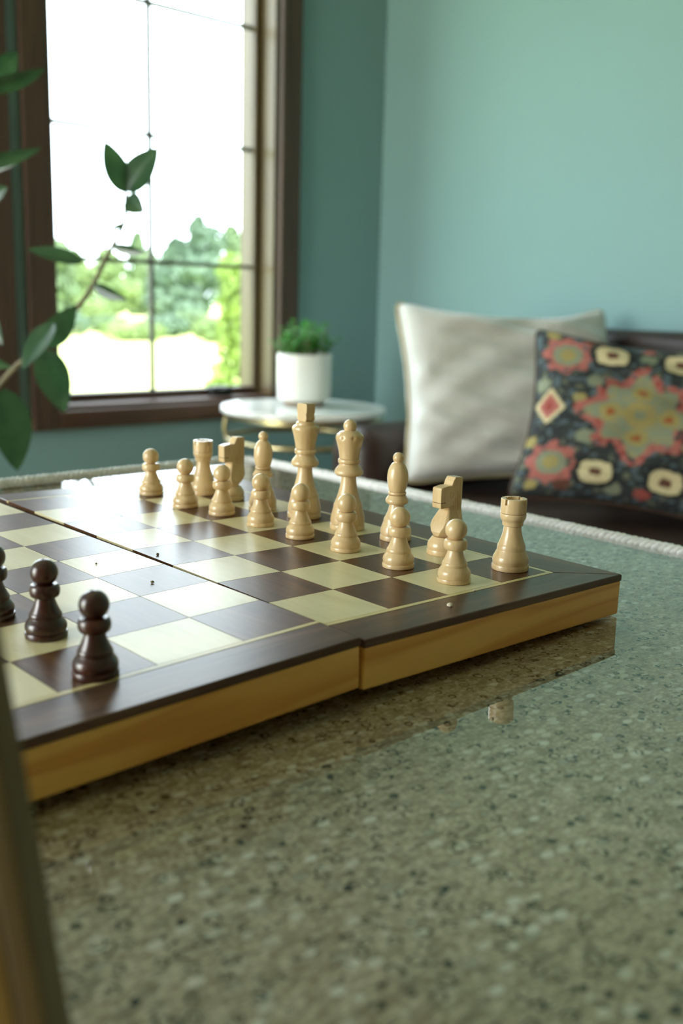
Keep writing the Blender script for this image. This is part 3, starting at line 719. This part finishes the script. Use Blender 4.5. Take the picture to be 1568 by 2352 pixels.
# ------------------------------------------------------------------ the chessboard
board = empty('chessboard', (-4 * S, 4 * S, TZ))
TH = 0.552
def half(name, vb, ub, vout, uout, origin, rz, slope_v, slope_u, label):
    """vb: rank joints, ub: file joints (units); local x = -(v-4), local y = u"""
    h = MB()
    vs = vb[0] if vout > vb[0] else vb[0]
    ein = vb[0] if vout > vb[0] else vb[-1]          # seam edge
    x_in = -(ein - 4) * S; x_out = -(vout - 4) * S
    xa, xb = min(x_in, x_out), max(x_in, x_out); ya, yb = uout[0] * S, uout[1] * S
    pine = MB().box(xa, xb, ya, yb, -TH * S, -0.088 * S)
    o = pine.build(name, 'pine', board, bevel=(0.0012, 2), label=label)
    ez = Vector((slope_v, -slope_u, 1)).normalized()
    ex = Vector((math.cos(rz), math.sin(rz), 0)); ey = Vector((-math.sin(rz), math.cos(rz), 0))
    # z = sv*(v-4) + su*u, with v-4 = -x: dz/dx = -sv, dz/dy = su
    ex.z = -slope_v * math.cos(rz) + slope_u * math.sin(rz); ey.z = slope_v * math.sin(rz) + slope_u * math.cos(rz)
    ex.normalize(); ey = (ey - ex * ey.dot(ex)).normalized(); ez = ex.cross(ey)
    mw = Matrix((ex, ey, ez)).transposed().to_4x4(); mw.translation = Vector(origin)
    o.matrix_basis = board.matrix_basis.inverted() @ mw if False else Matrix.Translation(-board.location) @ mw
    # substrate under the veneers
    MB().box(xa + .0004, xb - .0004, ya + .0004, yb - .0004, -0.0878 * S, -0.034 * S).build('substrate', 'walnut_edge', o)
    # squares: tiles with hairline joints
    g = 0.0045 * S; cache = {}
    for i in range(len(ub) - 1):
        for j in range(len(vb) - 1):
            x0, x1 = -(vb[j + 1] - 4) * S, -(vb[j] - 4) * S; y0, y1 = ub[i] * S, ub[i + 1] * S
            rank = j + (0 if vout < vb[0] else 4); dark = (i + rank) % 2 == 0
            key = (round(x1 - x0, 6), round(y1 - y0, 6), dark)
            if key not in cache:
                cache[key] = MB().box(-(x1 - x0) / 2 + g, (x1 - x0) / 2 - g, -(y1 - y0) / 2 + g, (y1 - y0) / 2 - g, -0.033 * S, 0).mesh('square', 'walnut' if dark else 'maple')
            t = put('square', cache[key], o); t.location = ((x0 + x1) / 2, (y0 + y1) / 2, 0)
    # inlay line round three sides
    iw = 0.068 * S; vlo, vhi = vb[0], vb[-1]; sgn = -1 if vout < vb[0] else 1
    vl = vlo if sgn < 0 else vhi; xl = -(vl - 4) * S; xo = xl + iw * (1 if sgn < 0 else -1)
    yl, yh = ub[0] * S, ub[-1] * S; xi = x_in
    X0, X1 = min(xl, xo), max(xl, xo)
    MB().box(X0 + (g if sgn < 0 else 0), X1 - (0 if sgn < 0 else g), yl - iw, yh + iw, -0.033 * S, 0.0002 * S).build('inlay', 'walnut', o).data.materials[0] = M['maple']
    xs0, xs1 = min(xi, xl), max(xi, xl)
    MB().box(xs0, xs1, yl - iw, yl - g * .5, -0.033 * S, 0).build('inlay', 'maple_inlay', o)
    MB().box(xs0, xs1, yh + g * .5, yh + iw, -0.033 * S, 0).build('inlay', 'maple_inlay', o)
    # mitred walnut border, full veneer depth shown at the rim
    zb_, zt_ = -0.0878 * S, 0.0
    ylo, yhi = yl - iw - g * .3, yh + iw + g * .3; xv = xo + (g * .3 if sgn < 0 else -g * .3)
    MB().slab([(x_out, ya), (x_out, yb), (xv, yhi), (xv, ylo)], zb_, zt_, 0.0007).build('border', 'walnut', o)
    MB().slab([(x_in, ya), (x_out, ya), (xv, ylo), (x_in, ylo)], zb_, zt_, 0.0007).build('border', 'walnut_edge', o)
    MB().slab([(x_in, yb), (x_in, yhi), (xv, yhi), (x_out, yb)], zb_, zt_, 0.0007).build('border', 'walnut_edge', o)
    return o
RS = (0.01595, 0.0030)
half('board_half', [0.085, 1, 2, 3, 3.976], [0.047, 1, 2, 3, 4, 5, 6, 7, 7.955], -0.70, (-0.60, 8.60), (-4 * S, 0, ZO + 4 * RS[0] * S), 0.0, RS[0], RS[1], 'half of the board carrying the light pieces')
LS = (-0.021, -0.0035); L0 = (0.070, -0.010, 0.0068, 0.0978)
half('board_half', [4.048, 5, 6, 7, 7.915], [0.031, 1, 2, 3, 4, 5, 6, 7, 7.955], 8.70, (-0.66, 8.60), ((-4 - L0[1]) * S, L0[0] * S, ZO + L0[3] * S), L0[2], LS[0], LS[1], 'half of the board carrying the dark pawns')
for f in (1.0, 7.0):   # brass leaf hinges buried at the fold
    MB().box(-0.003, 0.003, -0.012, 0.012, -0.0015, 0.0015).build('hinge', 'brass', board).location = (-0.0002, (f - 4) * S, ZO - TZ - 0.30 * S)
tag(board, 'folding wooden chessboard with walnut border lying open on the table', 'chessboard')
def top(u, v):
    z = RS[0] * v + RS[1] * u if v < 4 else L0[3] + LS[0] * (v - 4) + LS[1] * u
    return Vector((-v * S, u * S, ZO + z * S + 0.0001))

# ------------------------------------------------------------------ chess pieces (profiles in units of one square)
def sc(prof): return [(r * S, z * S) for r, z in prof]
def arc(z0, z1, r_in, r_out, n=10):
    """half-round bead between z0 and z1"""
    return [(r_in + (r_out - r_in) * math.sin(PI * k / n) ** 0.7, z0 + (z1 - z0) * (0.5 - 0.5 * math.cos(PI * k / n))) for k in range(n + 1)]
def base_disc(r, h=0.06): return [(r - .012, 0), (r - .002, .006), (r, .014), (r, h - .012), (r - .004, h - .003), (r - .012, h)]
def part(name, prof, mat, parent, seg=48, rfun=None): return MB().lathe(sc(prof), seg, rfun).build(name, mat, parent, smooth=42)
def sphere(zc, r, n=14, zlo=-0.85): return [(r * math.sqrt(max(0, 1 - t * t)) + 1e-5, zc + r * t) for t in [zlo + (1 - zlo) * (0.5 - 0.5 * math.cos(PI * k / n)) for k in range(n + 1)]]

def pawn(mat):
    t = empty('pawn')
    part('base', base_disc(.212, .060), mat, t)
    body = spl([(.198, .060), (.205, .085), (.207, .115), (.198, .150), (.176, .182), (.163, .200)], 4) + [(.160, .206)] + spl([(.162, .212), (.163, .232), (.156, .252), (.148, .262)], 3) + spl([(.147, .266), (.128, .305), (.109, .350), (.097, .395), (.094, .430)], 4)
    part('body', body, mat, t)
    part('collar', [(.06, .412), (.100, .412)] + arc(.414, .548, .108, .150) + [(.06, .548)], mat, t)
    part('head', [(.04, .535)] + sphere(.665, .138, 18, -.80), mat, t)
    return t
def rook(mat):
    t = empty('rook')
    part('base', base_disc(.246, .078), mat, t)
    body = spl([(.232, .078), (.238, .105), (.240, .135), (.232, .175), (.212, .215), (.196, .250), (.190, .262)], 4) + spl([(.189, .268), (.188, .300), (.182, .330), (.176, .342)], 3) + spl([(.174, .346), (.150, .410), (.132, .470), (.120, .530), (.114, .600)], 5)
    part('body', body, mat, t)
    part('neck', [(.06, .590), (.122, .590), (.136, .598), (.140, .640), (.146, .660)] + spl([(.150, .664), (.164, .690), (.171, .720), (.171, .748), (.166, .758)], 3) + [(.06, .760)], mat, t)
    # turret: solid drum with a recessed well and four cut notches
    R_, Ri, zf, zw, zt = .171, .112, .762, .880, .955
    b = MB(); seg = 64
    def isn(k): a = (k + .5) / seg * 2 * PI - PI / 4; a = (a % (PI / 2)); a = min(a, PI / 2 - a); return a < 0.13
    rg = lambda r, z, k: (r * S * math.cos(2 * PI * k / seg), r * S * math.sin(2 * PI * k / seg), z * S)
    drum = [(.05, zf), (R_ - .006, zf), (R_, zf + .006), (R_, zw)]
    b.lathe(sc(drum + [(Ri, zw), (Ri - .004, zw - .07), (.02, zw - .07)]), seg)
    for k in range(seg):
        if isn(k): continue
        k2 = k + 1
        vs = [rg(Ri, zw, k), rg(R_, zw, k), rg(R_, zw, k2), rg(Ri, zw, k2), rg(Ri, zt, k), rg(R_ - .006, zt, k), rg(R_ - .006, zt, k2), rg(Ri, zt, k2), rg(R_, zt - .008, k), rg(R_, zt - .008, k2)]
        fs = [(1, 2, 9, 8), (8, 9, 6, 5), (4, 5, 6, 7), (3, 0, 4, 7)]
        if isn(k - 1): fs.append((0, 1, 8, 5, 4))
        if isn(k + 1): fs.append((2, 3, 7, 6, 9))
        b.add(vs, fs)
    b.build('turret', mat, t, smooth=40)
    return t
def tall_body(mat, t, r, zn, rn, hb=.08):
    part('base', base_disc(r, hb), mat, t)
    k = r / .27
    body = spl([(.258 * k, hb), (.264 * k, hb + .03), (.265 * k, .15), (.258 * k, .20), (.240 * k, .27), (.228 * k, .32)], 4) + spl([(.224 * k, .330), (.222 * k, .370), (.212 * k, .400), (.205 * k, .410)], 3)
    top_ = spl([(.203 * k, .414), (.172 * k, .50), (.148 * k + .002, .58), ((.130 * k + rn) / 2, .58 + (zn - .58) * .5), (rn, zn)], 5)
    part('body', body + top_, mat, t)
def bishop(mat, slit):
    t = empty('bishop'); k = .232 / .27
    part('base', base_disc(.232, .075), mat, t)
    body = spl([(.220, .075), (.226, .10), (.226, .135), (.216, .19), (.198, .24), (.190, .262)], 4) + spl([(.188, .268), (.184, .300), (.176, .325), (.170, .333)], 3) + spl([(.168, .338), (.140, .40), (.120, .46), (.108, .52), (.104, .560)], 5)
    part('body', body, mat, t)
    part('collar', [(.05, .535), (.118, .535)] + spl([(.140, .540), (.162, .560), (.168, .588), (.160, .612), (.142, .640), (.128, .668)], 4) + [(.05, .672)], mat, t)
    part('neck_ring', [(.05, .672)] + arc(.674, .722, .112, .132) + [(.05, .724)], mat, t)
    mit = part('mitre', [(.05, .722)] + spl([(.116, .726), (.134, .78), (.149, .86), (.154, .93), (.148, 1.00), (.128, 1.07), (.098, 1.125), (.072, 1.150)], 5) + [(.03, 1.152)], mat, t)
    part('finial', [(.03, 1.140), (.066, 1.146)] + sphere(1.215, .082, 14, -.62), mat, t)
    if slit:
        o = MB().box(-.03 * S, .165 * S, -.055 * S, .055 * S, -.010 * S, .010 * S).build('slit', 'slit_dark', mit)
        o.location = (0.015 * S, 0, .985 * S); o.rotation_euler = (0, -0.9, 0); o.scale = (.82, 1, 1)
    return t
def queen(mat):
    t = empty('queen'); tall_body(mat, t, .268, .84, .112)
    part('collar', [(.05, .822), (.150, .822)] + spl([(.190, .830), (.214, .852), (.220, .885), (.206, .920), (.174, .960), (.150, .995), (.146, 1.012)], 4) + [(.05, 1.014)], mat, t)
    part('crown_ring', [(.05, 1.014)] + arc(1.016, 1.085, .150, .170) + [(.05, 1.087)], mat, t)
    def scallop(r, z, a):
        zz = z / S; f = max(0, 1 - abs(zz - 1.415) / .05)
        m_ = (a * 8 / (2 * PI)) % 1; m_ = min(m_, 1 - m_)
        return r * (1 - 0.10 * f * max(0, 1 - m_ / .16))
    part('crown', [(.05, 1.086), (.150, 1.088)] + spl([(.152, 1.10), (.160, 1.18), (.176, 1.26), (.196, 1.33), (.209, 1.375), (.213, 1.405), (.208, 1.435), (.192, 1.460), (.176, 1.470)], 4) + spl([(.172, 1.474), (.158, 1.490), (.130, 1.505), (.100, 1.515)], 3) + [(.04, 1.516)], mat, t, 64, scallop)
    part('finial', [(.03, 1.505), (.088, 1.512)] + sphere(1.578, .102, 14, -.58), mat, t)
    return t
def king(mat):
    t = empty('king'); tall_body(mat, t, .270, .84, .112)
    part('collar', [(.05, .822), (.150, .822)] + spl([(.190, .830), (.216, .855), (.222, .890), (.208, .925), (.176, .970), (.152, 1.005), (.147, 1.025)], 4) + [(.05, 1.026)], mat, t)
    part('crown_ring', [(.05, 1.026)] + arc(1.028, 1.110, .150, .172) + [(.05, 1.112)], mat, t)
    part('crown', [(.05, 1.112), (.156, 1.114)] + spl([(.158, 1.13), (.168, 1.21), (.184, 1.29), (.204, 1.37), (.214, 1.405), (.216, 1.43), (.210, 1.458), (.192, 1.478), (.170, 1.488)], 4) + spl([(.160, 1.492), (.156, 1.515), (.146, 1.535), (.120, 1.548)], 3) + [(.04, 1.55)], mat, t)
    pts = [(-.100, 0), (.100, 0), (.122, .055), (.106, .122), (.128, .152), (.128, .246), (.108, .285), (-.108, .285), (-.128, .246), (-.128, .152), (-.106, .122), (-.122, .055)]
    MB().prism([(a * S * .95, (1.546 + z) * S) for a, z in pts], -.09 * S, .09 * S, lambda a, z, d: (-d, a, z)).build('cross', mat, t, bevel=(0.0005, 2))
    return t
def knight(mat):
    t = empty('knight')     # faces local -X
    part('base', base_disc(.242, .078), mat, t)
    body = spl([(.228, .078), (.235, .105), (.236, .130), (.224, .170), (.200, .205), (.178, .235), (.170, .250)], 4) + [(.06, .252)]
    part('pedestal', body, mat, t)
    # carved neck: octagonal sections swelling to the chest; front is -X
    secs = [(.250, -.150, .150, .150, .9), (.275, -.180, .172, .170, .75), (.33, -.192, .196, .182, .55), (.40, -.172, .212, .178, .35), (.47, -.135, .222, .160, .25), (.55, -.088, .228, .128, .22), (.62, -.045, .232, .100, .2), (.68, -.020, .234, .084, .15), (.74, -.01, .236, .080, .12)]
    rings = []
    for (z, x0, x1, hw_, ch) in secs:
        cx = min(hw_, (x1 - x0) / 2) * ch
        rings.append([(x * S, y * S, z * S) for x, y in ((x0 + cx, -hw_), (x1 - cx, -hw_), (x1, -hw_ + cx), (x1, hw_ - cx), (x1 - cx, hw_), (x0 + cx, hw_), (x0, hw_ - cx), (x0, -hw_ + cx))])
    MB().loft(rings).build('neck', mat, t, smooth=28, bevel=(0.0005, 2))
    pts = [(.236, .66), (.238, 1.00), (.236, 1.075), (.085, 1.085), (.045, 1.03), (.020, .972), (-.06, .975), (-.185, .955), (-.198, .940), (-.198, .735), (-.192, .672), (-.170, .664), (-.02, .668), (.06, .64)]
    hd = MB().prism([(a * S, z * S) for a, z in pts], -.083 * S, .083 * S, lambda a, z, d: (a, -d, z)).build('head', mat, t, bevel=(0.0006, 2))
    for s in (-1, 1):
        MB().tube([(.036 * S * math.cos(2 * PI * k / 16), 0, .046 * S * math.sin(2 * PI * k / 16)) for k in range(16)], .0055 * S, 6, True).build('eye_ring', mat, hd, smooth=80).location = (.018 * S, s * .083 * S, .84 * S)
        for (xx, z0, z1) in ((.055, .62, .74), (.095, .50, .80), (.140, .46, .90), (.185, .44, 1.02)):
            MB().tube([(xx * S, s * .082 * S, z1 * S), ((xx + .004) * S, s * (.088 if z0 > .6 else .100) * S, (z0 + .12) * S), ((xx + .008) * S, s * (.10 if z0 > .6 else .155) * S, z0 * S)], .006 * S, 6).build('mane_ridge', mat, hd, smooth=80)
        MB().box(-.2 * S, -.10 * S, -.0015 * S, .0015 * S, -.004 * S, .004 * S).build('mouth_line', 'slit_dark', hd).location = (0, s * .0835 * S, .745 * S)
    MB().box(-.0015 * S, .0015 * S, -.07 * S, .07 * S, -.004 * S, .004 * S).build('mouth_line', 'slit_dark', hd).location = (-.1985 * S, 0, .745 * S)
    return t

protos = {}
def make(kind, mat, **kw):
    key = (kind, mat, tuple(kw.items()))
    if key not in protos:
        protos[key] = {'pawn': pawn, 'rook': rook, 'bishop': bishop, 'queen': queen, 'king': king, 'knight': knight}[kind](mat, **kw); return protos[key]
    return copy_tree(protos[key])
GW = 'light wooden chess pieces'; GB = 'dark wooden pawns'
LIGHT = [('pawn', .421, 1.490, 'light wooden pawn in front of the rook at the queen\'s end of the row'),
         ('pawn', 1.336, 1.563, 'light wooden pawn in front of the knight beside the queen\'s bishop'),
         ('pawn', 2.410, 1.526, 'light wooden pawn in front of the queen\'s bishop'),
         ('pawn', 3.367, 1.564, 'light wooden pawn in front of the queen'),
         ('pawn', 4.343, 1.544, 'light wooden pawn in front of the king'),
         ('pawn', 5.318, 1.579, 'light wooden pawn in front of the king\'s bishop'),
         ('pawn', 6.134, 1.738, 'light wooden pawn in front of the knight beside the king\'s bishop'),
         ('pawn', 7.364, 1.639, 'light wooden pawn in front of the rook at the king\'s end of the row'),
         ('rook', .427, .366, 'light wooden rook on the corner square at the queen\'s end of the row'),
         ('knight', 1.516, .477, 'light wooden knight beside the queen\'s bishop'),
         ('bishop', 2.511, .440, 'light wooden bishop standing beside the queen'),
         ('queen', 3.459, .542, 'light wooden queen with a round ball finial beside the king'),
         ('king', 4.469, .567, 'light wooden king, tallest piece, topped with a block cross'),
         ('bishop', 5.300, .769, 'light wooden bishop with a cut slit standing beside the king'),
         ('knight', 6.288, .716, 'light wooden knight beside the king\'s bishop'),
         ('rook', 6.954, .829, 'light wooden rook at the king\'s end of the row')]
nb_ = 0
for kind, u, v, lab in LIGHT:
    kw = {}
    if kind == 'bishop': kw = {'slit': True}
    o = make(kind, 'boxwood', **kw); o.location = top(u, v)
    rz = {'pawn': random.uniform(0, 6), 'rook': -0.736, 'knight': 0.0, 'queen': 0.3, 'king': 0.0, 'bishop': 0.9 if nb_ == 0 else 2.75}[kind]
    if kind == 'bishop': nb_ += 1
    o.rotation_euler = (0, 0, rz); tag(o, lab, kind, GW)
for u, v, lab in ((.236, 6.547, 'dark brown wooden pawn standing beside the maple inlay line at the board rim'), (1.502, 6.416, 'dark brown wooden pawn on a light square, second from the inlay line'), (2.400, 6.568, 'dark brown wooden pawn on a dark square, third from the inlay line')):
    o = make('pawn', 'ebonised'); o.location = top(u, v); o.rotation_euler = (0, 0, random.uniform(0, 6)); tag(o, lab, 'pawn', GB)

# ------------------------------------------------------------------ crumbs
def crumb(u, v, r, mat, lab, seed):
    rnd = random.Random(seed)
    me = bpy.data.meshes.new('crumb'); bm = bmesh.new(); bmesh.ops.create_icosphere(bm, subdivisions=2, radius=r)
    for q in bm.verts: q.co *= 1 + 0.45 * noise.noise(q.co * (1.2 / r) + Vector((seed, 0, 0)))
    bm.to_mesh(me); bm.free(); me.materials.append(M[mat]); me.polygons.foreach_set('use_smooth', [True] * len(me.polygons))
    o = put('crumb', me); o.location = top(u, v) + Vector((0, 0, r * 0.7)); o.scale = (1.2, 1, 0.8)
    tag(o, lab, 'crumb', 'crumbs on the board')
crumb(-.30, 2.36, .0013, 'crumb_white', 'tiny white crumb on the walnut border of the board', 1)
crumb(-.03, 1.62, .0006, 'crumb_white', 'tiny white fleck beside the maple inlay line', 2)
crumb(2.43, 4.62, .0008, 'crumb_green', 'small green brown crumb on a dark square across the fold', 3)
crumb(3.55, 3.86, .0008, 'crumb_green', 'small green brown crumb beside the fold of the board', 4)
crumb(3.62, 4.72, .0005, 'crumb_green', 'tiny dark fleck on a dark square beyond the fold', 5)

# ------------------------------------------------------------------ leaning wooden panel at the table's rim
pn = empty('wooden_panel', (-0.372, -0.166, TZ))
wd = Vector((RIGHT.x, RIGHT.y, 0)).normalized()
X = -wd; Z = Vector((-0.02, 0.29, 1.0)).normalized(); Y = Z.cross(X).normalized(); X = Y.cross(Z)
pn.matrix_world = Matrix.Translation(pn.location) @ Matrix((X, Y, Z)).transposed().to_4x4()
MB().box(0.006, 0.060, -0.006, 0.006, 0.0045, 0.20).build('panel', 'honey_wood', pn, bevel=(0.001, 2))
MB().box(0.0, 0.0055, -0.007, 0.007, 0.0045, 0.20).build('edge_strip', 'honey_wood_edge', pn, bevel=(0.001, 2))
MB().box(0.001, 0.009, -0.0105, -0.0072, 0.012, 0.025).build('lit_patch', 'lit_patch_orange', pn, bevel=(0.001, 2))  # added block coloured to stand for the orange lit patch low on the panel
tag(pn, 'golden brown wooden panel standing upright beside the chessboard', 'panel')
